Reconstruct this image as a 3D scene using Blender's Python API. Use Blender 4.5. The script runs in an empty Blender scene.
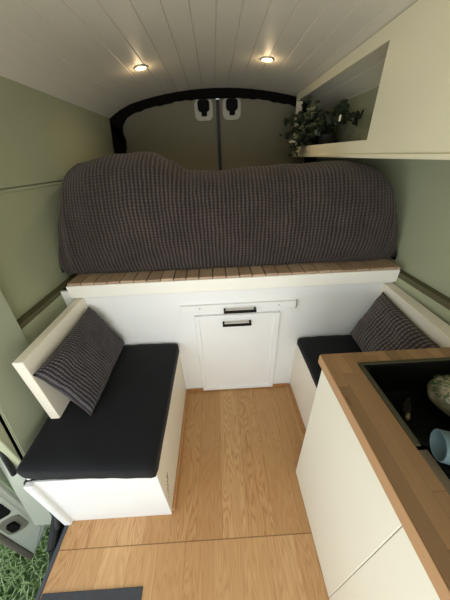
import bpy, bmesh, math, random
from mathutils import Vector, Matrix, noise
random.seed(7)
C = bpy.context.scene.collection
SC = bpy.context.scene

# ------------------------------------------------------------------ helpers
def obj(name, bm, mat=None, parent=None, smooth=False, kind=None):
    bmesh.ops.dissolve_degenerate(bm, dist=1e-6, edges=bm.edges[:])
    bmesh.ops.recalc_face_normals(bm, faces=bm.faces[:])
    me = bpy.data.meshes.new(name)
    bm.to_mesh(me); bm.free()
    if mat: me.materials.append(mat)
    if smooth:
        for p in me.polygons: p.use_smooth = True
    o = bpy.data.objects.new(name, me); C.objects.link(o)
    if parent:
        o.parent = parent
        w = Vector((0, 0, 0)); q = parent
        while q: w += Vector(q.location); q = q.parent
        o.location = -w
    if kind: o['kind'] = kind
    return o

def tag(o, label, cat, group=None, kind=None):
    o['label'] = label; o['category'] = cat
    if group: o['group'] = group
    if kind: o['kind'] = kind
    return o

def thing(name, label, cat, loc, group=None):
    o = bpy.data.objects.new(name, None); C.objects.link(o)
    o.location = loc; o.empty_display_size = .1
    return tag(o, label, cat, group)

def B(): return bmesh.new()

def merge(bm, src):
    me = bpy.data.meshes.new('tmp'); src.to_mesh(me); src.free(); bm.from_mesh(me); bpy.data.meshes.remove(me)

def box(bm, x0, x1, y0, y1, z0, z1, bev=.002, seg=1):
    t = bmesh.new(); bmesh.ops.create_cube(t, size=1)
    for v in t.verts:
        v.co = ((x0+x1)/2+v.co.x*(x1-x0), (y0+y1)/2+v.co.y*(y1-y0), (z0+z1)/2+v.co.z*(z1-z0))
    if bev: bmesh.ops.bevel(t, geom=t.edges[:], offset=bev, segments=seg, affect='EDGES', profile=.5)
    merge(bm, t)

def prism(bm, pts, axis, a, b):
    """extrude polygon pts (2-D) along axis from a to b; order of 2-D coords: the other axes in xyz order"""
    def mk(p, t):
        if axis == 'x': return (t, p[0], p[1])
        if axis == 'y': return (p[0], t, p[1])
        return (p[0], p[1], t)
    v0 = [bm.verts.new(mk(p, a)) for p in pts]; v1 = [bm.verts.new(mk(p, b)) for p in pts]
    n = len(pts)
    bm.faces.new(v0); bm.faces.new(v1[::-1])
    for i in range(n): bm.faces.new((v0[i], v0[(i+1) % n], v1[(i+1) % n], v1[i]))

def rrect(x0, x1, y0, y1, r, n=6):
    out = []
    for cx, cy, a0 in ((x1-r, y1-r, 0), (x0+r, y1-r, 90), (x0+r, y0+r, 180), (x1-r, y0+r, 270)):
        for k in range(n+1):
            a = math.radians(a0+90*k/n); out.append((cx+r*math.cos(a), cy+r*math.sin(a)))
    return out

def tube(bm, pts, r, n=8, cap=True):
    pts = [Vector(p) for p in pts]; rings = []
    for i, p in enumerate(pts):
        d = (pts[min(i+1, len(pts)-1)]-pts[max(i-1, 0)]).normalized()
        a = d.orthogonal().normalized() if abs(d.z) > .95 else d.cross(Vector((0, 0, 1))).normalized()
        b = d.cross(a); rr = r[i] if isinstance(r, (list, tuple)) else r
        rings.append([bm.verts.new(p+(a*math.cos(2*math.pi*k/n)+b*math.sin(2*math.pi*k/n))*rr) for k in range(n)])
    for i in range(len(rings)-1):
        for k in range(n): bm.faces.new((rings[i][k], rings[i][(k+1) % n], rings[i+1][(k+1) % n], rings[i+1][k]))
    if cap: bm.faces.new(rings[0]); bm.faces.new(rings[-1])

def lathe(bm, prof, M, n=32):
    rings = []
    for r, z in prof:
        rings.append([bm.verts.new(M @ Vector((r*math.cos(2*math.pi*k/n), r*math.sin(2*math.pi*k/n), z))) for k in range(n)] if r > 1e-6 else [bm.verts.new(M @ Vector((0, 0, z)))])
    for a, b in zip(rings, rings[1:]):
        for k in range(n):
            f = [a[k % len(a)], a[(k+1) % len(a)], b[(k+1) % len(b)], b[k % len(b)]]
            u = []
            for v in f:
                if v not in u: u.append(v)
            if len(u) > 2:
                try: bm.faces.new(u)
                except ValueError: pass

# ------------------------------------------------------------------ materials
def srgb(r, g, b):
    f = lambda c: ((c/255+.055)/1.055)**2.4 if c/255 > .04045 else c/255/12.92
    return (f(r), f(g), f(b), 1)

class NT:
    def __init__(s, name, rough=.5, metallic=0, spec=.5):
        s.m = bpy.data.materials.new(name); s.m.use_nodes = True
        s.t = s.m.node_tree; s.n = s.t.nodes; s.b = s.n['Principled BSDF']
        s.b.inputs['Roughness'].default_value = rough; s.b.inputs['Metallic'].default_value = metallic
        s.b.inputs['Specular IOR Level'].default_value = spec
    def new(s, typ, **kw):
        x = s.n.new(typ)
        for k, v in kw.items():
            if k in x.inputs.keys(): s.put(x.inputs[k], v)
            else: setattr(x, k, v)
        return x
    def put(s, inp, v):
        if isinstance(v, bpy.types.NodeSocket): s.t.links.new(v, inp)
        else: inp.default_value = v
    def math(s, op, a, b=0, c=0):
        x = s.n.new('ShaderNodeMath'); x.operation = op
        s.put(x.inputs[0], a); s.put(x.inputs[1], b); s.put(x.inputs[2], c); return x.outputs[0]
    def mix(s, f, a, b, mode='MIX'):
        x = s.n.new('ShaderNodeMix'); x.data_type = 'RGBA'; x.blend_type = mode
        s.put(x.inputs[0], f); s.put(x.inputs[6], a); s.put(x.inputs[7], b); return x.outputs[2]
    def coord(s, which='Object'):
        return s.n.new('ShaderNodeTexCoord').outputs[which]
    def xyz(s, v):
        x = s.n.new('ShaderNodeSeparateXYZ'); s.put(x.inputs[0], v); return x.outputs
    def comb(s, x=0, y=0, z=0):
        c = s.n.new('ShaderNodeCombineXYZ'); s.put(c.inputs[0], x); s.put(c.inputs[1], y); s.put(c.inputs[2], z); return c.outputs[0]
    def noise(s, vec, scale, detail=2, rough=.5):
        x = s.n.new('ShaderNodeTexNoise'); s.put(x.inputs['Vector'], vec); x.inputs['Scale'].default_value = scale
        x.inputs['Detail'].default_value = detail; x.inputs['Roughness'].default_value = rough; return x.outputs['Fac']
    def white(s, vec):
        x = s.n.new('ShaderNodeTexWhiteNoise'); x.noise_dimensions = '3D'; s.put(x.inputs['Vector'], vec); return x.outputs['Value']
    def ramp(s, f, stops):
        x = s.n.new('ShaderNodeValToRGB'); s.put(x.inputs[0], f); e = x.color_ramp.elements
        while len(e) < len(stops): e.new(.5)
        for i, (p, c) in enumerate(stops): e[i].position = p; e[i].color = c
        return x.outputs[0]
    def bump(s, h, strength=.3, dist=.002):
        x = s.n.new('ShaderNodeBump'); x.inputs['Strength'].default_value = strength; x.inputs['Distance'].default_value = dist
        s.put(x.inputs['Height'], h); s.put(s.b.inputs['Normal'], x.outputs[0])
    def color(s, c): s.put(s.b.inputs['Base Color'], c)

def painted(name, col, rough=.55, var=.06, spec=.4, bumps=.08):
    m = NT(name, rough, 0, spec); co = m.coord()
    n = m.noise(co, 3.5, 4); n2 = m.noise(co, 160, 2)
    f = m.math('ADD', m.math('MULTIPLY', n, var*2), 1-var)
    c = m.mix(1.0, srgb(*col), m.comb(f, f, f), 'MULTIPLY'); m.color(c)
    m.bump(n2, bumps, .0008)
    return m.m

def plain(name, col, rough=.5, metallic=0, spec=.5, noise_amt=.05):
    m = NT(name, rough, metallic, spec); n = m.noise(m.coord(), 40, 3)
    f = m.math('ADD', m.math('MULTIPLY', n, noise_amt*2), 1-noise_amt)
    m.color(m.mix(1.0, srgb(*col), m.comb(f, f, f), 'MULTIPLY')); return m.m

M_WHITE = painted('white_paint', (238, 239, 238), .45, .03)
M_BENCHEND = painted('bench_end_white', (226, 228, 227), .5, .02)
M_FASCIA = painted('fascia_white', (241, 239, 230), .4, .03)
M_CREAM = painted('cream_paint', (238, 231, 215), .4, .03)
M_DOORW = painted('kitchen_white', (234, 231, 214), .35, .015, bumps=.02)
M_SAGE = painted('sage_paint', (168, 172, 142), .7, .05)
M_SAGESHADE = painted('sage_ledge_shade', (92, 88, 62), .8, .05)  # darker olive: shade on the wall ledges put into the colour
M_SAGEL = painted('sage_jamb', (166, 172, 148), .6, .04)
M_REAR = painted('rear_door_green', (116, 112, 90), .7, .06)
M_CEIL = painted('ceiling_planks', (228, 223, 206), .5, .05)
M_BLACK = plain('black_plastic', (8, 8, 8), .7, 0, .12)
M_FUZZ = plain('black_felt', (16, 14, 12), .95, 0, .1)
M_HANDLE = plain('black_metal', (20, 19, 18), .35, .6)
M_SILVER = plain('grey_metal', (140, 138, 128), .4, .6)
M_STRIPM = plain('dull_metal', (120, 118, 106), .6, .2, .2)
M_GAPSHADE = plain('grey_gap_shade', (128, 124, 116), .8)
M_PLATE = plain('lock_plate_grey', (170, 168, 150), .45)
M_RUBBER = plain('black_rubber', (22, 23, 25), .6)
M_VANPAINT = plain('van_door_silver', (170, 175, 165), .35, .15)
M_VANINNER = painted('van_door_inner', (128, 142, 118), .6, .03)
M_MAT = plain('dark_grey_mat', (66, 68, 72), .9, 0, .2, .15)
M_STRIP = plain('dark_grey_strip', (62, 66, 74), .5)
M_SCUFF = plain('scuff', (70, 74, 70), .8)

def oak_floor():
    m = NT('oak_floor', .32, 0, .4); co = m.coord(); x, y, z = m.xyz(co)
    near = m.math('LESS_THAN', y, -.849)
    xs = m.math('ADD', m.math('DIVIDE', m.math('ADD', x, 5.02), .128), m.math('MULTIPLY', near, .37))
    idx = m.math('FLOOR', xs); fr = m.math('SUBTRACT', xs, idx)
    w = m.white(m.comb(idx, near, 3.3))
    w2 = m.white(m.comb(idx, near, 8.1))
    base = m.ramp(w, [(0, srgb(178, 138, 92)), (.35, srgb(198, 158, 110)), (.7, srgb(210, 172, 124)), (1, srgb(188, 148, 100))])
    # fine pores, long along y
    v = m.comb(m.math('MULTIPLY', x, 70), m.math('MULTIPLY', y, 3.0), m.math('MULTIPLY', w, 37))
    g1 = m.noise(v, 1.0, 4, .6)
    # cathedral grain : distorted rings
    v2 = m.comb(m.math('ADD', m.math('MULTIPLY', m.math('SUBTRACT', fr, .5), .9), m.math('MULTIPLY', w2, 9)), m.math('MULTIPLY', y, .8), m.math('MULTIPLY', w2, 13))
    n2 = m.noise(v2, 2.2, 2, .4)
    ring = m.math('ABSOLUTE', m.math('SUBTRACT', m.math('FRACT', m.math('MULTIPLY', n2, 20)), .5))
    g2 = m.math('POWER', m.math('MULTIPLY', ring, 2), 2)
    c = m.mix(m.math('MULTIPLY', g1, .45), base, srgb(150, 98, 50))
    c = m.mix(m.math('MULTIPLY', g2, m.math('ADD', .25, m.math('MULTIPLY', w2, .45))), c, srgb(146, 94, 50))
    edge = m.math('LESS_THAN', m.math('MINIMUM', fr, m.math('SUBTRACT', 1, fr)), .012)
    seam = m.math('LESS_THAN', m.math('ABSOLUTE', m.math('ADD', y, .849)), .0022)
    c = m.mix(m.math('MULTIPLY', edge, .3), c, srgb(110, 70, 38))
    c = m.mix(m.math('MULTIPLY', seam, .65), c, srgb(100, 62, 34))
    m.color(c); m.bump(m.math('SUBTRACT', g1, m.math('MAXIMUM', edge, seam)), .12, .001)
    return m.m
M_FLOOR = oak_floor()

def butcher():
    m = NT('butcher_block', .38, 0, .45); co = m.coord(); x, y, z = m.xyz(co)
    xs = m.math('DIVIDE', m.math('ADD', x, 3.018), .0405); ix = m.math('FLOOR', xs); fx = m.math('SUBTRACT', xs, ix)
    r = m.white(m.comb(ix, 2.2, 1.1))
    ys = m.math('ADD', m.math('DIVIDE', y, .42), m.math('MULTIPLY', r, 7)); iy = m.math('FLOOR', ys); fy = m.math('SUBTRACT', ys, iy)
    w = m.white(m.comb(ix, iy, 5.5))
    base = m.ramp(w, [(0, srgb(132, 102, 72)), (.3, srgb(156, 122, 86)), (.65, srgb(176, 138, 98)), (1, srgb(144, 112, 78))])
    v = m.comb(m.math('MULTIPLY', x, 60), m.math('MULTIPLY', y, 5), m.math('ADD', m.math('MULTIPLY', z, 60), m.math('MULTIPLY', w, 31)))
    g = m.noise(v, 1.0, 5, .6)
    c = m.mix(m.math('MULTIPLY', g, .55), base, srgb(92, 68, 46))
    knot = m.noise(m.comb(m.math('MULTIPLY', x, 26), m.math('MULTIPLY', y, 7), 1), 1, 1)
    c = m.mix(m.math('MULTIPLY', m.math('GREATER_THAN', knot, .72), .45), c, srgb(62, 38, 22))
    e = m.math('MAXIMUM', m.math('LESS_THAN', m.math('MINIMUM', fx, m.math('SUBTRACT', 1, fx)), .02), m.math('LESS_THAN', m.math('MINIMUM', fy, m.math('SUBTRACT', 1, fy)), .003))
    c = m.mix(m.math('MULTIPLY', e, .35), c, srgb(70, 44, 26))
    m.color(c); m.bump(g, .08, .0008); return m.m
M_BUTCHER = butcher()

def softwood(name, a, b, along='y', rough=.6):
    m = NT(name, rough, 0, .3); co = m.coord(); x, y, z = m.xyz(co)
    oi = m.n.new('ShaderNodeObjectInfo').outputs['Random']
    k = {'x': (4, 70, 70), 'y': (70, 4, 70), 'z': (70, 70, 4)}[along]
    v = m.comb(m.math('MULTIPLY', x, k[0]), m.math('MULTIPLY', y, k[1]), m.math('MULTIPLY', z, k[2]))
    g = m.noise(v, 1, 4, .6)
    c = m.mix(m.math('ADD', m.math('MULTIPLY', g, .6), m.math('MULTIPLY', oi, .4)), srgb(*a), srgb(*b))
    m.color(c); m.bump(g, .1, .001); return m.m
M_SLAT = softwood('slat_wood', (200, 174, 148), (142, 116, 94), 'y')
M_TRIMWOOD = softwood('oak_trim', (196, 146, 96), (160, 108, 64), 'y')
M_TRIMWOODX = softwood('oak_trim_x', (196, 146, 96), (160, 108, 64), 'x')
M_EDGE = softwood('worktop_edge', (196, 156, 116), (166, 126, 90), 'y')

def waffle(name, pu, pv, dark, mid, light):
    m = NT(name, .9, 0, .15); uv = m.coord('UV'); u, v, _ = m.xyz(uv)
    wob = m.noise(uv, 9, 2)
    uu = m.math('ADD', m.math('DIVIDE', u, pu), m.math('MULTIPLY', wob, .9))
    vv = m.math('ADD', m.math('DIVIDE', v, pv), m.math('MULTIPLY', wob, .5))
    cu = m.math('ABSOLUTE', m.math('SUBTRACT', m.math('FRACT', uu), .5))
    cv = m.math('ABSOLUTE', m.math('SUBTRACT', m.math('FRACT', vv), .5))
    hu = m.math('SUBTRACT', 1, m.math('POWER', m.math('MULTIPLY', cu, 2), 1.5))
    hv = m.math('SUBTRACT', 1, m.math('MULTIPLY', m.math('POWER', m.math('MULTIPLY', cv, 2), 3), .5))
    h = m.math('MULTIPLY', hu, hv)
    n = m.noise(uv, 6, 4, .65); nf = m.noise(uv, 220, 2, .7)
    c = m.ramp(m.math('ADD', m.math('MULTIPLY', h, .72), m.math('MULTIPLY', nf, .22)), [(0, srgb(*dark)), (.45, srgb(*mid)), (.9, srgb(*light))])  # light on raised ribs and shade in grooves put into the colour
    f = m.math('ADD', m.math('MULTIPLY', n, 1.1), .45)
    m.color(m.mix(1.0, c, m.comb(f, f, f), 'MULTIPLY'))
    m.b.inputs['Sheen Weight'].default_value = .25; m.b.inputs['Sheen Roughness'].default_value = .5
    m.b.inputs['Sheen Tint'].default_value = srgb(180, 172, 165)
    m.bump(m.math('ADD', h, m.math('MULTIPLY', nf, .2)), .8, .006); return m.m
M_BLANKET = waffle('waffle_blanket', .0205, .0155, (30, 25, 24), (52, 44, 42), (88, 79, 75))
M_PILLOW = waffle('waffle_pillow', .0155, .012, (24, 22, 25), (54, 51, 55), (112, 107, 110))
M_PILLOWR = waffle('waffle_pillow_right', .021, .019, (26, 22, 22), (66, 58, 57), (122, 112, 109))

def fabric(name, col):
    m = NT(name, .75, 0, .25); co = m.coord(); n = m.noise(co, 5, 3); w = m.noise(co, 420, 2)
    f = m.math('ADD', m.math('MULTIPLY', n, .3), m.math('ADD', m.math('MULTIPLY', w, .3), .7))
    m.color(m.mix(1.0, srgb(*col), m.comb(f, f, f), 'MULTIPLY')); m.bump(m.math('ADD', m.math('MULTIPLY', n, 3), w), .35, .002)
    m.b.inputs['Sheen Weight'].default_value = .04; return m.m
M_CUSH = fabric('black_fabric', (17, 18, 22))

def leafmat(name, a, b):
    m = NT(name, .45, 0, .5); oi = m.noise(m.coord(), 14, 2)
    m.color(m.mix(oi, srgb(*a), srgb(*b))); return m.m
M_LEAF = leafmat('ivy_green', (22, 34, 20), (44, 56, 32))
M_GRASS = leafmat('grass_green', (108, 146, 80), (196, 214, 160))
M_GROUND = leafmat('lawn_ground', (48, 84, 28), (92, 122, 52))

def emit(name, col, s):
    m = NT(name); m.b.inputs['Emission Color'].default_value = srgb(*col); m.b.inputs['Emission Strength'].default_value = s
    m.color(srgb(*col)); return m.m
M_GLOW = emit('warm_led', (255, 226, 170), 14)

# ------------------------------------------------------------------ constants (metres; origin at the foot of the bed front)
WL, WR = -.945, 1.10           # wall faces
XC = .065                       # van centre line
YB = 1.5                        # rear doors
def zc(x): return 2.062-.155*(x-XC)**2-.60*max(0, abs(x-XC)-.685)**2     # ceiling curve

# ------------------------------------------------------------------ setting
bm = B(); box(bm, -.80, 1.12, -2.6, 1.5, -.03, 0, 0)
obj('floor', bm, M_FLOOR, kind='structure')

# ceiling : planks running front to back, grooves between
bm = B(); pitch = .105; prof = []
x = XC-1.05
n = 20
for i in range(n):
    a = XC-1.05+i*pitch; b = a+pitch
    g = .0035
    prof += [(a, zc(a)+.006), (a+g, zc(a+g)), ((a+b)/2, zc((a+b)/2)), (b-g, zc(b-g)), (b, zc(b)+.006)]
vs0 = [bm.verts.new((p[0], -2.6, p[1])) for p in prof]; vs1 = [bm.verts.new((p[0], 1.44, p[1])) for p in prof]
vt0 = [bm.verts.new((p[0], -2.6, zc(p[0])+.03)) for p in prof]; vt1 = [bm.verts.new((p[0], 1.44, zc(p[0])+.03)) for p in prof]
for i in range(len(prof)-1):
    if (Vector(prof[i])-Vector(prof[i+1])).length < 1e-6: continue
    bm.faces.new((vs0[i], vs0[i+1], vs1[i+1], vs1[i])); bm.faces.new((vt0[i+1], vt0[i], vt1[i], vt1[i+1]))
for A in (0, len(prof)-1): bm.faces.new((vs0[A], vs1[A], vt1[A], vt0[A]))
bmesh.ops.remove_doubles(bm, verts=bm.verts[:], dist=1e-6)
obj('ceiling', bm, M_CEIL, kind='structure')

# left wall: inward-leaning upper panel, lower panel, ledge, low box-section
bm = B()
prism(bm, [(WL+.015, 1.468), (-.878, 1.90), (-.90, 1.97), (-1.03, 1.97), (-1.03, 1.468)], 'y', -.60, 1.5)
box(bm, WL-.03, WL, -.66, 1.5, .93, 1.469, .0)
box(bm, WL-.03, WL+.045, -.66, 1.5, 0, .905, .003)
box(bm, WL-.01, WL+.006, -.60, 1.5, 1.446, 1.462, .002)
box(bm, WL-.06, WL-.02, -2.3, -.60, 1.80, 1.97, .003)
obj('wall_left', bm, M_SAGE, kind='structure')
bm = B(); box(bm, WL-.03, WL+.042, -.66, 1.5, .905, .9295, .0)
obj('trim_1', bm, M_SAGESHADE, kind='structure')
# right wall
bm = B()
prism(bm, [(WR-.010, 1.478), (WR-.085, 1.90), (WR-.07, 1.97), (WR+.05, 1.97), (WR+.05, 1.478)], 'y', -2.3, 1.5)
obj('wall_right_upper', bm, M_SAGE, kind='structure')
bm = B(); box(bm, WR, WR+.03, -2.3, 1.5, .945, 1.479, .0)
box(bm, WR-.039, WR+.03, -2.3, 1.5, 0, .915, .003)
obj('wall_right', bm, M_SAGE, kind='structure')
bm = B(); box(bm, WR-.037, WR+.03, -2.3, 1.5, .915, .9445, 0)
obj('trim_2', bm, M_SAGESHADE, kind='structure')
# door jamb pillar at left, leaning edge, pale metal lip and black rubber seal
JE = lambda z: -.655+(z-.354)*.17
bm = B()
pts = [(-.25, 1.45), (-.32, 1.095), (-.362, .45), (-.37, .02), (JE(.02), .02), (JE(1.80), 1.80), (-.25, 1.80)]
prism(bm, pts, 'x', WL-.04, WL+.052)
bmesh.ops.bevel(bm, geom=bm.edges[:], offset=.004, segments=2, affect='EDGES')
obj('wall_left_jamb', bm, M_SAGEL, kind='structure')
bm = B(); prism(bm, [(JE(-.05)-.014, -.05), (JE(-.05)-.001, -.05), (JE(1.8)-.001, 1.8), (JE(1.8)-.014, 1.8)], 'x', WL-.06, WL+.045)
obj('trim_3', bm, M_VANPAINT, kind='structure')
bm = B(); tube(bm, [(WL-.0, JE(z)-.027, z) for z in (1.8, 1.2, .8, .5, .37)], .011, 10)
obj('trim_4', bm, M_RUBBER, kind='structure', smooth=True)

# rear doors
def arch_top(x, off): return zc(x)-off
def rear_door(name, x0, x1):
    bm = B(); N = 16; pts = [(x0, .1), (x1, .1)]
    for i in range(N+1):
        xx = x1+(x0-x1)*i/N
        d = max(0, abs(xx-XC)-.70)
        pts.append((xx, zc(xx)-.012))
    prism(bm, pts, 'y', YB, YB+.04)
    return obj(name, bm, M_REAR, kind='structure')
SEAM = .083
d1 = rear_door('door_1', -.99, SEAM-.014); d2 = rear_door('door_2', SEAM+.018, 1.12)
for d, cx, s in ((d1, SEAM-.018, -1), (d2, SEAM+.022, 1)):
    bm = B(); box(bm, cx-.005, cx+.005, YB-.012, YB+.03, .1, 2.0, .003, 2); obj('edge_strip', bm, M_STRIPM, d)
for d, cx in ((d1, -.043), (d2, .210)):
    bm = B(); prism(bm, rrect(cx-.082, cx+.080, 1.848, 2.01, .045), 'y', YB-.018, YB-.001)
    bmesh.ops.bevel(bm, geom=[e for e in bm.edges if abs(e.verts[0].co.y-e.verts[1].co.y) < 1e-6], offset=.006, segments=2, affect='EDGES')
    pl = obj('lock_plate', bm, M_PLATE, d)
    bm = B(); prism(bm, rrect(cx-.052, cx+.052, 1.912, 1.995, .025), 'y', YB-.045, YB-.019)
    prism(bm, rrect(cx-.022, cx+.028, 1.880, 1.93, .008), 'y', YB-.04, YB-.019)
    obj('latch', bm, M_BLACK, pl)
bm = B(); box(bm, SEAM-.013, SEAM+.017, YB+.002, YB+.03, .1, 2.0, 0)
obj('trim_5', bm, M_RUBBER, kind='structure')

# black felt seal framing the rear doors
bm = B(); path = []
def seal_pt(t):      # t 0..1 from left foot over the arch to right foot: outer, inner
    return None
outer, inner = [], []
zs = [1.0+.08*i for i in range(11)]
for z in zs: outer.append((-.905, z)); inner.append((-.80+.012*math.sin(z*30), z))
N = 70
for i in range(N+1):
    x = -.905+(1.035+.905)*i/N
    o_ = zc(x)+.004+.0
    d = max(0, abs(x-XC)-.74)
    th = .056+.003*math.sin(i*1.9)+.003*math.sin(i*.7+1)
    outer.append((x, o_)); inner.append((min(max(x, -.80), .93), min(zc(x)-th-3*d*d, 2.0)))
for z in reversed(zs): outer.append((1.035, z)); inner.append((.93, z))
for k, yy in ((0, 1.42), (1, 1.475)):
    pass
vo = [[bm.verts.new((p[0], y, p[1])) for p in outer] for y in (1.425, 1.48)]
vi = [[bm.verts.new((p[0], y, p[1])) for p in inner] for y in (1.425, 1.48)]
for i in range(len(outer)-1):
    bm.faces.new((vo[0][i], vo[0][i+1], vi[0][i+1], vi[0][i])); bm.faces.new((vo[1][i], vi[1][i], vi[1][i+1], vo[1][i+1]))
    bm.faces.new((vi[0][i], vi[0][i+1], vi[1][i+1], vi[1][i])); bm.faces.new((vo[0][i], vo[1][i], vo[1][i+1], vo[0][i+1]))
obj('trim_6', bm, M_FUZZ, kind='structure')

# threshold strip, black step well
bm = B(); box(bm, -.818, -.80, -2.3, -.735, -.03, .006, .003); obj('trim_7', bm, M_STRIP, kind='structure')
bm = B()
prism(bm, [(-.90, 0), (-.90, -.70), (-.868, -.83), (-.83, -.90), (-.8185, -.92), (-.8185, 0)], 'z', -.22, -.028)
tube(bm, [(-.885, -.66, .05), (-.88, -.70, .02), (-.872, -.75, .0), (-.85, -.84, -.025)], .022, 10)
tube(bm, [(-.85, -.70, .30), (-.852, -.71, .18), (-.855, -.73, .06), (-.85, -.77, .0)], .012, 10)
box(bm, -.862, -.822, -.735, -.60, -.03, .40, .008)
obj('trim_8', bm, M_RUBBER, kind='structure')
bm = B(); box(bm, -.817, -.80, -2.3, -.9, -.42, -.031, .002)
obj('trim_9', bm, M_VANPAINT, kind='structure')

# sliding door hanging open outside, its leading edge with the latches
def sdoor():
    bm = B()
    sec = [(-1.018, -.69), (-1.03, -.712), (-1.14, -.775), (-1.16, -.765), (-1.16, .5), (-1.018, .5)]
    n = len(sec)
    zb = lambda x: -.16 if x > -1.1 else -.40
    v0 = [bm.verts.new((x, y, zb(x))) for x, y in sec]; v1 = [bm.verts.new((x+.0, y, 1.75)) for x, y in sec]
    bm.faces.new(v0); bm.faces.new(v1[::-1])
    for i in range(n): bm.faces.new((v0[i], v0[(i+1) % n], v1[(i+1) % n], v1[i]))
    bmesh.ops.bevel(bm, geom=bm.edges[:], offset=.010, segments=3, affect='EDGES')
    d = obj('door_3', bm, M_VANPAINT, kind='structure')
    bm = B(); prism(bm, [(-.688, 1.65), (-.690, .12), (-.675, .10), (-.60, .17), (.48, .2), (.48, 1.65)], 'x', -1.0178, -1.010)
    obj('inner_panel', bm, M_VANINNER, d)
    T = Vector((-.868, -.497, 0)); Nn = Vector((.497, -.868, 0)); O = Vector((-1.085, -.7435, 0))
    def plate(name, a0, a1, z0, z1, r, h0, h1, mat, par):
        bm = B(); prism(bm, rrect(a0, a1, z0, z1, r), 'y', h0, h1)
        for v in bm.verts: v.co = O+T*v.co.x+Nn*v.co.y+Vector((0, 0, v.co.z))
        return obj(name, bm, mat, par)
    plate('latch_recess', -.035, .035, .10, .22, .02, -.001, .003, M_BLACK, d)
    lp = plate('latch_plate', -.042, .040, -.07, .075, .03, -.001, .006, M_SILVER, d)
    plate('latch_catch', -.018, .018, -.035, .04, .014, .0065, .018, M_BLACK, lp)
    bm = B(); tube(bm, [(-1.150, -.778, 1.7), (-1.150, -.778, .3), (-1.150, -.778, -.38)], .014, 8)
    obj('edge_seal', bm, plain('seal_brown', (112, 104, 92), .7), d, smooth=True)
sdoor()

# ground and grass outside
GZ = -.55
bm = B(); N = 40
for i in range(N+1):
    for j in range(N+1):
        xx = -9+8.2*i/N; yy = -7+12*j/N
        bm.verts.new((xx, yy, GZ+.02*noise.noise(Vector((xx*2, yy*2, 0)))))
bm.verts.ensure_lookup_table()
for i in range(N):
    for j in range(N):
        k = i*(N+1)+j; bm.faces.new([bm.verts[q] for q in (k, k+1, k+N+2, k+N+1)])
obj('ground', bm, M_GROUND, kind='structure')
bm = B()
for i in range(30000):
    xx = random.uniform(-3.2, -.83); yy = random.uniform(-2.4, .9)
    h = random.uniform(.05, .13); a = random.uniform(0, 6.283); l = random.uniform(.02, .10); w = random.uniform(.002, .0055)
    d = Vector((math.cos(a), math.sin(a), 0)); s = Vector((-d.y, d.x, 0))*w; p = Vector((xx, yy, GZ-.01))
    m1 = p+d*l*.35+Vector((0, 0, h*.65)); t = p+d*l+Vector((0, 0, h))
    v = [bm.verts.new(q) for q in (p-s, p+s, m1+s*.8, m1-s*.8, t)]
    bm.faces.new(v[:4]); bm.faces.new((v[3], v[2], v[4]))
o = obj('grass', bm, M_GRASS); tag(o, 'green lawn grass growing outside the open side door', 'grass', kind='stuff')

# ------------------------------------------------------------------ bed platform
bed = thing('bed_platform', 'white raised bed platform with wooden slats across the back of the van', 'bed', (.07, .7, 0))
bm = B(); box(bm, -.898, 1.058, 0, .018, 0, .925, .001); obj('front_panel', bm, M_WHITE, bed)
bm = B(); box(bm, -.84, 1.057, -.024, 0, .889, .966, .003); obj('fascia_board', bm, M_FASCIA, bed)
bm = B(); box(bm, -.84, 1.058, 0.0, 1.36, .931, .950, 0); obj('platform_deck', bm, M_CREAM, bed)
px = -.83
k = 0
while px < 1.04:
    w = .068+random.uniform(-.004, .006)
    bm = B(); box(bm, px, min(px+w, 1.055), -.020+random.uniform(0, .006), 1.38, .9665, .980+random.uniform(-.001, .0015), .0015)
    obj('slat', bm, M_SLAT, bed); px += w+.0055
# drawer
bm = B(); box(bm, -.228, .482, -.018, -.0005, .742, .789, .002); dr = obj('drawer', bm, M_WHITE, bed)
def bar_handle(x0, x1, z, y, parent):
    bm = B(); box(bm, x0, x1, y-.040, y-.030, z-.009, z+.009, .002)
    for xx in (x0+.006, x1-.006): box(bm, xx-.006, xx+.006, y-.032, y, z-.007, z+.007, .001)
    return obj('handle', bm, M_HANDLE, parent)
bar_handle(.035, .232, .757, -.018, dr)['label'] = 'black bar handle'
for xx in (-.11, .375):
    bm = B(); prism(bm, [(xx+.004*math.cos(a*math.pi/4), .768+.004*math.sin(a*math.pi/4)) for a in range(8)], 'y', -.0195, -.017)
    obj('screw', bm, M_SILVER, dr)
bm = B(); box(bm, -.229, .483, -.004, -.0004, .7375, .7415, 0); box(bm, .4825, .486, -.019, -.0004, .7375, .790, 0); obj('gap_shade', bm, M_GAPSHADE, dr)  # solid grey strips, coloured as the shade lines around the drawer
# cupboard door with raised border
bm = B(); box(bm, -.150, .388, -.012, -.0005, .012, .712, .002)
for (a, b, c, d) in ((-.150, -.122, .012, .712), (.352, .388, .012, .712), (-.122, .352, .684, .712), (-.122, .352, .012, .045)):
    box(bm, a, b, -.020, -.010, c, d, .002)
cd = obj('cupboard_door', bm, M_WHITE, bed)
bar_handle(.025, .205, .655, -.014, cd)['label'] = 'black bar handle'
# ------------------------------------------------------------------ oak skirting strips
bm = B(); box(bm, -.272, -.152, -.014, -.0015, 0, .022, .004, 2); box(bm, .392, .515, -.014, -.0015, 0, .022, .004, 2); obj('baseboard_rear', bm, M_TRIMWOODX, kind='structure')
bm = B(); box(bm, -.2845, -.270, -.735, -.015, 0, .022, .004, 2); obj('baseboard_left', bm, M_TRIMWOOD, kind='structure')
bm = B(); box(bm, .513, .5285, -.59, -.015, 0, .022, .004, 2); obj('baseboard_right', bm, M_TRIMWOOD, kind='structure')

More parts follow.
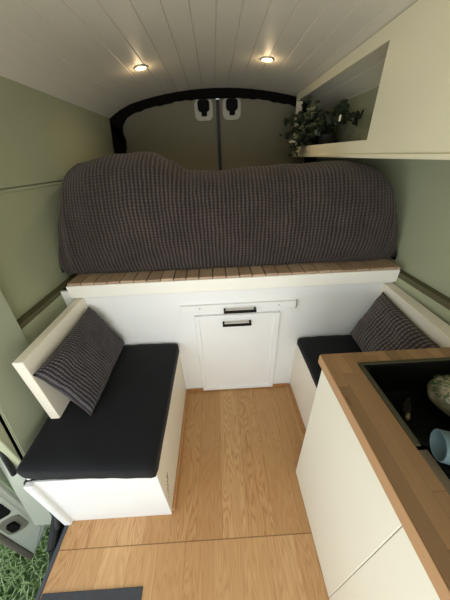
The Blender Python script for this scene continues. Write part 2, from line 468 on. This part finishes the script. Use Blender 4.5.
# ------------------------------------------------------------------ blanket heaped on the bed
def catmull(pts, n):
    out = []; P = [pts[0]]+list(pts)+[pts[-1]]
    for i in range(1, len(P)-2):
        for k in range(n):
            t = k/n; p0, p1, p2, p3 = (Vector(q) for q in P[i-1:i+3])
            out.append(.5*((2*p1)+(p2-p0)*t+(2*p0-5*p1+4*p2-p3)*t*t+(3*p1-p0-p2*3+p3)*t*t*t))
    out.append(Vector(P[-2])); return out
def interp(xs, x):
    for (a, va), (b, vb) in zip(xs, xs[1:]):
        if a <= x <= b:
            t = (x-a)/(b-a); t = t*t*(3-2*t); return va+(vb-va)*t
    return xs[0][1] if x < xs[0][0] else xs[-1][1]
ZT = [(-.936, 1.30), (-.91, 1.45), (-.86, 1.51), (-.72, 1.555), (-.50, 1.585), (-.33, 1.59), (-.22, 1.555), (-.12, 1.505), (.05, 1.488), (.28, 1.488), (.45, 1.500), (.62, 1.512), (.80, 1.500), (.92, 1.475), (1.0, 1.43), (1.045, 1.35), (1.07, 1.25), (1.0835, 1.06)]
FO = [(-.935, .16), (-.89, .09), (-.80, .03), (-.6, 0), (.88, 0), (.98, .015), (1.05, .045), (1.083, .09)]
BX0, BX1 = -.935, 1.083
def blanket():
    bm = B(); uvl = bm.loops.layers.uv.new('UVMap'); NU = 120; rows = []; UV = []
    for i in range(NU+1):
        x = BX0+(BX1-BX0)*(.5-.5*math.cos(math.pi*i/NU)*(1-.0))*.5+(BX1-BX0)*i/NU*.5
        zt = interp(ZT, x); fo = interp(FO, x)
        zb = .983
        top2 = min(1.40+(zt-1.49)*.3, zt-.01); H = zt-zb
        pts = [(fo+.098, zb), (fo+.07, zb+.1*H), (fo+.045, zb+H*.31), (fo+.05, zb+H*.57), (fo+.085, zb+H*.75), (fo+.14, zb+H*.9), (fo+.23, zb+H*.985), (fo+.32, zt), (fo+.5, zt-.03*H), (.95, top2), (1.36, top2-.02*H), (1.38, zb+.4*H), (1.38, zb)]
        pts = [(a+fo*(-.7+2.4*max(0, b-zb)/.5 if i_ < 9 else -1), b) for i_, (a, b) in enumerate(pts)]
        c = catmull([(0, a, b) for a, b in pts], 7)
        L = 0; col = []; uvc = []
        for j, p in enumerate(c):
            if j: L += (p-c[j-1]).length
            n1 = noise.noise(Vector((x*2.5, p.y*3, p.z*2.5))); n2 = noise.noise(Vector((x*7+3, p.y*5, p.z*3.0)))
            f = min(1, j/6)
            q = Vector((x, p.y-(.020*n1+.010*n2)*f, max(zb, p.z+(.016*n1+.010*n2)*f*min(1, max(0, (1.38-p.y)/.1)))))
            if j == 0: q.y = p.y+.012*noise.noise(Vector((x*5, 9, 0)))
            if j < 4: q.z = max(zb, q.z)
            q.y = min(q.y, 1.39)
            col.append(bm.verts.new(q)); uvc.append((x, L))
        rows.append(col); UV.append(uvc)
    def face(vs, us):
        f = bm.faces.new(vs)
        for l, u in zip(f.loops, us): l[uvl].uv = u
        f.smooth = True
    for i in range(NU):
        for j in range(len(rows[0])-1):
            face((rows[i][j], rows[i+1][j], rows[i+1][j+1], rows[i][j+1]), (UV[i][j], UV[i+1][j], UV[i+1][j+1], UV[i][j+1]))
    for i in (0, NU):   # closed ends
        base = [bm.verts.new((v.co.x, v.co.y, .983)) for v in rows[i]]
        for j in range(len(base)-1):
            if rows[i][j].co.z-.983 < 1e-5 and rows[i][j+1].co.z-.983 < 1e-5: continue
            a, b = rows[i][j].co, rows[i][j+1].co
            face((rows[i][j], rows[i][j+1], base[j+1], base[j]), ((a.y, a.z), (b.y, b.z), (b.y, .98), (a.y, .98)))
    return obj('blanket', bm, M_BLANKET, smooth=True)
tag(blanket(), 'dark taupe waffle-textured blanket heaped over the whole raised bed', 'blanket')

# ------------------------------------------------------------------ benches
def soft_box(x0, x1, y0, y1, z0, z1, r, seed, puff=.006):
    bm = B(); bmesh.ops.create_cube(bm, size=1)
    bmesh.ops.subdivide_edges(bm, edges=bm.edges[:], cuts=22, use_grid_fill=True)
    hx, hy, hz = (x1-x0)/2, (y1-y0)/2, (z1-z0)/2
    cx, cy, cz = (x0+x1)/2, (y0+y1)/2, (z0+z1)/2
    for v in bm.verts:
        p = Vector((v.co.x*2*hx, v.co.y*2*hy, v.co.z*2*hz))
        q = Vector((max(-hx+r, min(hx-r, p.x)), max(-hy+r, min(hy-r, p.y)), max(-hz+r, min(hz-r, p.z))))
        d = p-q
        if d.length > 1e-6: p = q+d.normalized()*min(r, d.length) if d.length < r else q+d.normalized()*r
        n1 = noise.noise(Vector((p.x*6+seed, p.y*5, p.z*8))); n2 = noise.noise(Vector((p.x*16+seed, p.y*14, p.z*10)))
        if v.co.z > -.45:
            p.z += puff*n1*.9+.002*n2 + .010*(1-(p.x/hx)**2)*(1-(p.y/hy)**2)*(1 if v.co.z > .3 else 0)
            p.y += .004*n2; p.x += .004*n1
        v.co = Vector((cx, cy, cz))+p
    return bm

lb = thing('storage_bench', 'white storage bench on the left beside the open side door', 'bench', (-.55, -.37, 0))
bm = B(); box(bm, -.303, -.285, -.7365, -.0005, 0, .434, .001); fp = obj('front_panel', bm, M_CREAM, lb)
bm = B()
for i in range(26):
    t = i/25; z = .245-.13*t+random.uniform(-.006, .006); y = -.665-.055*t+random.uniform(-.012, .010)
    r = random.uniform(.002, .005)*(1.2 if i < 14 else .8)
    prism(bm, [(y+r*math.cos(a*math.pi/3)*random.uniform(.6, 1.6), z+r*math.sin(a*math.pi/3)*random.uniform(.6, 1.6)) for a in range(6)], 'x', -.2852, -.2846)
obj('scuff_mark', bm, M_SCUFF, fp)['label'] = 'dark scuff mark'
bm = B(); box(bm, -.80, -.285, -.745, -.7375, 0, .434, .001); obj('end_panel', bm, M_BENCHEND, lb)
bm = B(); box(bm, -.822, -.785, -.762, -.738, 0, .434, .004); obj('corner_batten', bm, M_BENCHEND, lb)
bm = B(); box(bm, -.84, -.303, -.722, -.0005, .416, .434, .001); obj('seat_board', bm, M_CREAM, lb)
bm = B(); box(bm, -.80, -.303, -.722, -.71, .0, .416, 0); box(bm, -.845, -.83, -.72, -.0005, 0, .416, 0); obj('rear_panel', bm, M_WHITE, lb)
bm = B(); box(bm, -.822, -.777, -.515, -.0005, .45, .882, .003); obj('backrest', bm, M_CREAM, lb)

rb = thing('storage_bench', 'white storage bench on the right behind the kitchen counter', 'bench', (.75, -.3, 0))
bm = B(); box(bm, .529, .547, -.592, -.0005, 0, .434, .001); obj('front_panel', bm, M_CREAM, rb)
bm = B(); box(bm, .547, 1.055, -.592, -.0005, .416, .434, .001); obj('seat_board', bm, M_CREAM, rb)
bm = B(); prism(bm, [(.955, -.592), (1.03, -.592), (1.058, -.0005), (.998, -.0005)], 'z', .436, .872)
bmesh.ops.bevel(bm, geom=bm.edges[:], offset=.004, segments=2, affect='EDGES'); obj('backrest', bm, M_CREAM, rb)
bm = B(); box(bm, .547, 1.055, -.592, -.575, 0, .416, 0); obj('end_panel', bm, M_WHITE, rb)

cb = soft_box(-.846, -.274, -.766, -.006, .4345, .512, .022, 1.3)
for v in cb.verts: v.co.y += .03*max(0, (-.274-v.co.x)/.588)*max(0, -v.co.y/.748)
c = obj('seat_cushion', cb, M_CUSH, smooth=True)
tag(c, 'long black fabric seat cushion on the left bench by the side door', 'cushion', 'bench seat cushions')
c = obj('seat_cushion', soft_box(.520, .952, -.588, -.006, .4345, .500, .026, 7.9, .003), M_CUSH, smooth=True)
tag(c, 'black fabric seat cushion on the right bench half hidden by the counter', 'cushion', 'bench seat cushions')

def pillow(mat, ctr, U, V, hu, hv, T, seed):
    U = Vector(U).normalized(); V = Vector(V); V = (V-U*V.dot(U)).normalized(); W = U.cross(V)
    bm = B(); uvl = bm.loops.layers.uv.new('UVMap'); n = 30
    def P(a, b, s):
        e = 1-.07*(1-abs(a))*0; k = max(0, (1-a**4)*(1-b**4))**.55
        pin = 1-.05*(1-b*b)*abs(a)**6; pin2 = 1-.07*(1-a*a)*abs(b)**6
        w = .012*noise.noise(Vector((a*2+seed, b*2, s)))+.006*noise.noise(Vector((a*5+seed, b*5, s)))
        return Vector(ctr)+U*(a*hu*pin)+V*(b*hv*pin2)+W*s*(T*k*(1+.12*noise.noise(Vector((a*1.5, b*1.5, seed))))+w*k)
    for s in (1, -1):
        G = [[bm.verts.new(P(-1+2*i/n, -1+2*j/n, s)) for j in range(n+1)] for i in range(n+1)]
        for i in range(n):
            for j in range(n):
                f = bm.faces.new((G[i][j], G[i+1][j], G[i+1][j+1], G[i][j+1])); f.smooth = True
                for l, (a, b) in zip(f.loops, ((i, j), (i+1, j), (i+1, j+1), (i, j+1))): l[uvl].uv = ((a/n*2-1)*hu+s, (b/n*2-1)*hv)
    bmesh.ops.remove_doubles(bm, verts=bm.verts[:], dist=1e-5)
    return obj('pillow', bm, mat, smooth=True)
p = pillow(M_PILLOW, (-.690, -.272, .677), (0, 1, .02), (-.13, 0, .30), .252, .165, .052, 2.0)
tag(p, 'grey waffle lumbar pillow leaning on the left bench backrest', 'pillow', 'waffle pillows')
p = pillow(M_PILLOWR, (.905, -.292, .675), (.07, 1, .03), (.105, 0, .30), .255, .17, .05, 6.0)
tag(p, 'purplish grey waffle pillow on the right bench behind the counter', 'pillow', 'waffle pillows')

# ------------------------------------------------------------------ kitchen counter
kc = thing('kitchen_cabinet', 'white kitchen base cabinet with plain doors on the right', 'cabinet', (.75, -1.3, 0))
bm = B()
box(bm, .415, 1.055, -.612, -.594, 0, .858, .001)
box(bm, .415, 1.055, -2.2, -2.18, 0, .858, .001)
box(bm, .415, 1.055, -2.18, -.612, 0, .02, 0); box(bm, 1.035, 1.055, -2.18, -.612, .02, .858, 0)
obj('carcass', bm, M_DOORW, kc)
for a, b in ((-1.0416, -.594), (-1.49, -1.0434), (-2.2, -1.494)):
    bm = B(); box(bm, .396, .4145, a, b, .004, .8585, .0015); obj('door', bm, M_DOORW, kc)

SX0, SX1, SY0, SY1 = .498, .985, -.630, -1.42    # sink cut-out
wt = None
bm = B()
box(bm, .388, SX0, -2.2, -.578, .86, .90, 0); box(bm, SX0, SX1, SY0, -.578, .86, .90, 0)
box(bm, SX1, 1.058, -2.2, -.578, .86, .90, 0); box(bm, SX0, SX1, -2.2, SY1, .86, .90, 0)
wt = thing('worktop', 'butcher block wood worktop on the kitchen cabinet around the sink', 'worktop', (.75, -1.3, .86))
obj('top_board', bm, M_BUTCHER, wt)
bm = B(); box(bm, .3835, .388, -2.2, -.578, .86, .8995, .0015); obj('edge_strip', bm, M_EDGE, wt)['label'] = 'pale wood front edge'

M_SINK = plain('black_composite', (5, 5, 5), .55, 0, .12)
M_TAUPE = plain('taupe_metal', (104, 92, 74), .35, .2)
sk = thing('sink', 'black inset double sink set into the wood worktop', 'sink', (.75, -1.0, .75))
def basin(name, x0, x1, y0, y1, zt, zb, r, mat, rim=None, rimw=.012):
    bm = B(); loops = []
    for off, z in ((-rimw, zt), (-rimw, zt+.004), (0, zt+.004), (.004, zt-.006), (.016, zb+.03), (.04, zb)):
        loops.append([bm.verts.new((p[0], p[1], z)) for p in rrect(x0+off, x1-off, y0+off, y1-off, max(.01, r-off*.5), 6)])
    for a, b in zip(loops, loops[1:]):
        for k in range(len(a)): bm.faces.new((a[k], a[(k+1) % len(a)], b[(k+1) % len(b)], b[k]))
    bm.faces.new(loops[-1])
    bmesh.ops.recalc_face_normals(bm, faces=bm.faces[:])
    return obj(name, bm, mat, sk, smooth=False)
basin('main_basin', .514, .972, -.908, -.645, .8995, .74, .035, M_SINK)
basin('drainer_basin', .535, .972, -1.40, -.935, .8985, .78, .03, M_SINK)
bm = B()
box(bm, .4985, .5215, -1.419, -.923, .88, .9012, .001); box(bm, .5215, .984, -1.419, -1.413, .88, .9012, .001)
obj('trim_rail', bm, M_TAUPE, sk)['label'] = 'taupe metal rail'

bm = B(); box(bm, .4985, .5125, -.915, -.6305, .8995, .9055, .002); box(bm, .5125, .975, -.6445, -.6305, .8995, .9055, .002)
obj('rim', bm, plain('olive_rim', (62, 60, 44), .45, 0, .3), sk)['label'] = 'dull olive grey rim'

# contents
def knife():
    k = thing('kitchen_knife', 'small knife with a pale handle lying in the black sink', 'knife', (.66, -.73, .75))
    a = Vector((.628, -.765, .79)); b = Vector((.72, -.672, .752)); d = (b-a).normalized(); s = Vector((0, 0, 1)).cross(d).normalized(); n = d.cross(s)
    bm = B(); pr = [(.0, .006), (.01, .016), (.06, .016), (.10, .011), (.131, .0)]
    up = [bm.verts.new(a+d*t+s*w+n*.0008) for t, w in pr]; dn = [bm.verts.new(a+d*t-s*.006*(1 if t < .1 else 0)+n*.0008) for t, w in pr[:-1]]
    bm.faces.new(up+dn[::-1]); r = bmesh.ops.extrude_face_region(bm, geom=bm.faces[:])
    for v in r['geom']:
        if isinstance(v, bmesh.types.BMVert): v.co -= n*.0016
    obj('blade', bm, plain('knife_steel', (90, 86, 76), .3, .8), k)
    bm = B(); tube(bm, [a-d*.030, a-d*.02, a-d*.01, a+d*.004], [.005, .007, .007, .006], 10)
    obj('handle', bm, plain('knife_handle', (112, 102, 80), .5), k, smooth=True)
knife()
def parcel():
    m = NT('plastic_wrap_food', .25, 0, .7); co = m.coord()
    n = m.noise(co, 26, 4, .6); n2 = m.noise(m.comb(*[m.math('MULTIPLY', q, s) for q, s in zip(m.xyz(co), (14, 60, 60))]), 1, 3)
    c = m.ramp(n, [(.34, srgb(58, 72, 38)), (.46, srgb(112, 106, 78)), (.56, srgb(150, 142, 112)), (.72, srgb(70, 70, 46))])
    c = m.mix(m.math('MULTIPLY', n2, .35), c, srgb(210, 204, 182)); m.color(c); m.bump(n2, .5, .004)
    m.b.inputs['Coat Weight'].default_value = .6
    t = thing('wrapped_food', 'plastic wrapped bundle of food with green herbs in the sink', 'food', (.865, -.745, .745))
    bm = B(); bmesh.ops.create_icosphere(bm, subdivisions=4, radius=1)
    R = Matrix.Rotation(math.radians(-40), 3, 'Z')
    def sh(p, s=1):
        w = 1+.07*noise.noise(p*2.2)+.03*noise.noise(p*6)
        q = R @ Vector((p.x*.105, p.y*.088, p.z*.066))*w*s
        return Vector((.838, -.742, .812))+q
    for v in bm.verts: v.co = sh(v.co.copy())
    obj('parcel', bm, m.m, t, smooth=True)
    bm = B()
    for i in range(130):
        a = random.uniform(2.4, 5.4); e = random.uniform(.25, 1.1)
        p = Vector((math.cos(a)*math.cos(e), math.sin(a)*math.cos(e), math.sin(e)))
        c0 = sh(p, 1.012); tx = Vector((random.uniform(-1, 1), random.uniform(-1, 1), 0)).normalized(); nn = p.normalized()
        tx = (tx-nn*tx.dot(nn)).normalized(); ty = nn.cross(tx); L = random.uniform(.006, .012); W = L*.28
        bm.faces.new([bm.verts.new(c0+q) for q in (-tx*L, ty*W, tx*L, -ty*W)])
    obj('herb_leaves', bm, leafmat('herb', (34, 58, 26), (74, 96, 50)), t)
parcel()
def mug():
    t = thing('mug', 'pale blue-grey mug lying on its side on the sink edge', 'mug', (.56, -.95, .9))
    mm = plain('mug_glaze', (82, 102, 106), .5, 0, .3); k = .80
    d = Vector((.93, -.36, .0)).normalized(); a = Vector((.525, -.932, .9395))
    z = d; x = z.orthogonal().normalized(); y = z.cross(x); Mx = Matrix(((x.x, y.x, z.x, a.x), (x.y, y.y, z.y, a.y), (x.z, y.z, z.z, a.z), (0, 0, 0, 1)))
    q = lambda L: [(u*k, v*k) for u, v in L]
    bm = B(); lathe(bm, q([(.041, .0), (.0425, -.002), (.045, .001), (.045, .10), (.043, .118), (.035, .122), (0, .122)]), Mx); lathe(bm, q([(.041, 0), (.041, .105), (.034, .114), (0, .114)]), Mx)
    bmesh.ops.remove_doubles(bm, verts=bm.verts[:], dist=1e-5)
    obj('cup', bm, mm, t, smooth=True)
    bm = B(); pts = []; s = (Vector((0, 0, 1)).cross(d)*-1).normalized()*.95+Vector((0, 0, .3))
    for i in range(11):
        an = math.pi*i/10; pts.append(a+d*(.06-.030*math.cos(an))*k+s*(.042+.028*math.sin(an))*k)
    tube(bm, pts, .005, 8); obj('handle', bm, mm, t, smooth=True)
mug()
def rack():
    t = thing('dish_rack', 'black wire dish rack in the near half of the sink', 'rack', (.75, -1.15, .78))
    bm = B(); r = .003
    for z in (.795, .875):
        tube(bm, [(.575, -.95, z), (.93, -.95, z), (.93, -1.37, z), (.575, -1.37, z), (.575, -.95, z)], r, 6)
    for i in range(12):
        y = -.96-.037*i
        tube(bm, [(.575, y, .875), (.585, y, .795), (.92, y, .795), (.93, y, .875)], r*.8, 6)
    for (x, y) in ((.6, -.97), (.9, -.97), (.6, -1.35), (.9, -1.35)): tube(bm, [(x, y, .781), (x, y, .796)], .005, 6)
    obj('wire_frame', bm, M_HANDLE, t)
    bm = B()
    for i in range(10):
        x = .62+.03*i; tube(bm, [(x, -1.0, .80), (x, -1.0, .86), (x, -1.06, .86), (x, -1.06, .80)], .002, 6)
    obj('plate_prongs', bm, M_HANDLE, t)
rack()

# ------------------------------------------------------------------ overhead cabinet
M_CAB = painted('overhead_cream', (234, 227, 198), .35, .03)
def sag(bm):
    for v in bm.verts:
        if v.co.z < 1.75: v.co.z -= .013*(1.3-v.co.y)
        else: v.co.z -= .008*(1.3-v.co.y) if v.co.z < 1.95 else 0
    return bm
oc = thing('overhead_cabinet', 'cream overhead cabinet with an open shelf cubby along the right wall', 'cabinet', (.93, .2, 1.55))
X0, X1 = .75, .768; YN, YF, YO = -1.6, 1.33, .096
def ctop(): return zc(.76)-.004
bm = B()
prism(bm, [(YN, 1.556), (YO, 1.556), (YO, ctop()), (YN, ctop())], 'x', X0, X1); obj('front_panel', sag(bm), M_CAB, oc)
bm = B(); box(bm, X0, X1, YO, YF, 1.936, ctop(), .001); obj('top_rail', sag(bm), M_CAB, oc)
bm = B(); box(bm, X0, X1, YO, YF, 1.556, 1.612, .001); obj('bottom_rail', sag(bm), M_CAB, oc)
bm = B(); box(bm, X0, X0+.05, YF-.02, YF, 1.612, 1.936, .001); obj('end_stile', sag(bm), M_CAB, oc)
bm = B(); box(bm, X1, 1.03, YN, YF, 1.556, 1.574, 0); obj('shelf_board', sag(bm), M_CAB, oc)
bm = B(); box(bm, X0-.012, X0+.03, YN, YF, 1.538, 1.5555, .004, 2); obj('bottom_lip', sag(bm), M_CAB, oc)
bm = B(); box(bm, X1, 1.01, YO-.018, YO, 1.574, 1.90, 0); obj('divider', sag(bm), M_SAGE, oc)

# ------------------------------------------------------------------ trailing plant on the shelf
def plant():
    t = thing('potted_plant', 'trailing dark green leafy plant in the overhead cubby', 'plant', (.90, .95, 1.575))
    bm = B(); lathe(bm, [(0, 0), (.045, 0), (.06, .09), (.064, .10), (.058, .10), (.05, .03), (0, .03)], Matrix.Translation((.90, .95, 1.575)), 20)
    obj('pot', bm, plain('dark_pot', (48, 46, 42), .6), t, smooth=True)
    sb = B(); lb_ = B()
    R = random.Random(11)
    for i in range(34):
        ang = R.uniform(0, 6.283)
        tgt = Vector((.90+R.uniform(-.27, .12), .95+R.uniform(-.30, .38), R.uniform(1.58, 1.88)))
        if i % 3 == 0: tgt = Vector((R.uniform(.62, .74), R.uniform(.72, 1.32), R.uniform(1.56, 1.80)))
        if tgt.x < .80: tgt.z = R.uniform(1.57, 1.88)
        p0 = Vector((.90, .95, 1.66)); mid = (p0+tgt)/2+Vector((0, 0, .10))
        if tgt.x < .76: mid.x = max(mid.x, .735); mid.z = max(mid.z, 1.70)
        pts = [((1-s)**2)*p0+2*s*(1-s)*mid+s*s*tgt for s in [k/7 for k in range(8)]]
        tube(sb, pts, .0022, 5)
        for k in range(2, 8):
            for rep in range(3):
                c0 = pts[k]+Vector((R.uniform(-.03, .03), R.uniform(-.03, .03), R.uniform(-.025, .025)))
                c0.x = min(c0.x, 1.06); c0.z = min(c0.z, 1.95)
                if c0.x > .73: c0.z = max(c0.z, 1.625)
                L = R.uniform(.018, .032)
                d = Vector((R.uniform(-1, 1), R.uniform(-1, 1), R.uniform(-1, .4))).normalized(); s_ = d.cross(Vector((R.uniform(-.5, .5), -.7, .7))).normalized(); nn = d.cross(s_)
                shp = [(-.9, 0), (-.75, .55), (-.2, .75), (.1, .5), (.55, .55), (1.1, 0), (.55, -.55), (.1, -.5), (-.2, -.75), (-.75, -.55)]
                vs = [lb_.verts.new(c0+d*a*L+s_*b*L+nn*(abs(b)*L*.25)) for a, b in shp]
                ctr = lb_.verts.new(c0)
                for q in range(len(vs)): lb_.faces.new((ctr, vs[q], vs[(q+1) % len(vs)]))
    obj('stems', sb, plain('stem', (52, 58, 36), .7), t)
    obj('foliage', lb_, M_LEAF, t)
    bm = B(); box(bm, .744, .746, .405, .427, 1.702, 1.73, .0005)
    obj('plant_tag', bm, plain('tag_white', (226, 222, 208), .6), t)['label'] = 'small white tag'
plant()

# ------------------------------------------------------------------ ceiling spots
for x, lab in ((-.386, 'recessed warm ceiling spotlight on the left half of the planks'), (.376, 'recessed warm ceiling spotlight nearer the overhead cabinet')):
    y = .728; z = zc(x)
    sl = math.atan(-.31*(x-XC))
    Mx = Matrix.Translation((x, y, z)) @ Matrix.Rotation(-sl, 4, 'Y')
    t = thing('ceiling_spotlight', lab, 'ceiling light', (x, y, z), 'recessed ceiling spots')
    bm = B(); lathe(bm, [(.030, -.001), (.032, -.006), (.040, -.006), (.044, .0), (.030, .004), (.030, -.001)], Mx, 32); obj('trim_ring', bm, M_PLATE, t, smooth=True)
    bm = B(); lathe(bm, [(0, -.004), (.030, -.004), (.030, .001), (0, .001)], Mx, 32); obj('lamp_lens', bm, M_GLOW, t)
    L = bpy.data.lights.new('spot_lamp', 'SPOT'); L.energy = 6; L.color = (1, .80, .52); L.spot_size = math.radians(150); L.spot_blend = .8; L.shadow_soft_size = .03
    o = bpy.data.objects.new('spot_lamp', L); C.objects.link(o); o.location = (x, y, z-.012)
    L = bpy.data.lights.new('spot_glow', 'POINT'); L.energy = .35; L.color = (1, .72, .42); L.shadow_soft_size = .02
    o = bpy.data.objects.new('spot_glow', L); C.objects.link(o); o.location = (x, y, z-.035)

# ------------------------------------------------------------------ step mat on the floor
bm = B(); box(bm, -.795, -.372, -2.0, -.977, .0, .006, .002)
tag(obj('floor_mat', bm, M_MAT), 'dark grey mat on the oak floor beside the side door', 'mat')

# ------------------------------------------------------------------ light
w = bpy.data.worlds.new('sky'); SC.world = w; w.use_nodes = True
nt = w.node_tree; bg = nt.nodes['Background']; bg.inputs[0].default_value = (.80, .90, 1.0, 1); bg.inputs[1].default_value = 1.1
def area(name, loc, rot, sx, sy, e, col):
    L = bpy.data.lights.new(name, 'AREA'); L.shape = 'RECTANGLE'; L.size = sx; L.size_y = sy; L.energy = e; L.color = col
    o = bpy.data.objects.new(name, L); C.objects.link(o); o.location = loc; o.rotation_euler = [math.radians(a) for a in rot]
area('ground_bounce_fill', (-1.9, -2.3, -.35), (0, -125, 0), 1.6, 1.6, 34, (1, .98, .9))  # added unseen lamp, throws light up onto the ceiling
area('door_daylight', (-1.35, -1.55, 1.1), (0, -90, 0), 1.4, 1.2, 8, (.93, .97, 1.0))
area('windscreen_daylight', (.05, -2.7, .9), (126, 0, 0), 1.7, 1.0, 38, (1.0, .975, .93))

# ------------------------------------------------------------------ camera
cam = bpy.data.cameras.new('camera'); co = bpy.data.objects.new('camera', cam); C.objects.link(co); SC.camera = co
f_px = 233.1; pit, yaw, rol = math.radians(-31.231), math.radians(1.112), math.radians(-2.441)
fw = Vector((math.sin(yaw)*math.cos(pit), math.cos(yaw)*math.cos(pit), math.sin(pit)))
rt = Vector((math.cos(yaw), -math.sin(yaw), 0)); up = rt.cross(fw)
r2 = rt*math.cos(rol)+up*math.sin(rol); u2 = -rt*math.sin(rol)+up*math.cos(rol)
R = Matrix((r2, u2, -fw)).transposed().to_4x4()
co.matrix_world = Matrix.Translation((.023, -1.209, 1.545)) @ R
cam.sensor_fit = 'VERTICAL'; cam.sensor_height = 36; cam.lens = f_px/600*36; cam.clip_start = .02
SC.view_settings.view_transform = 'Standard'; SC.view_settings.look = 'None'; SC.view_settings.exposure = 0
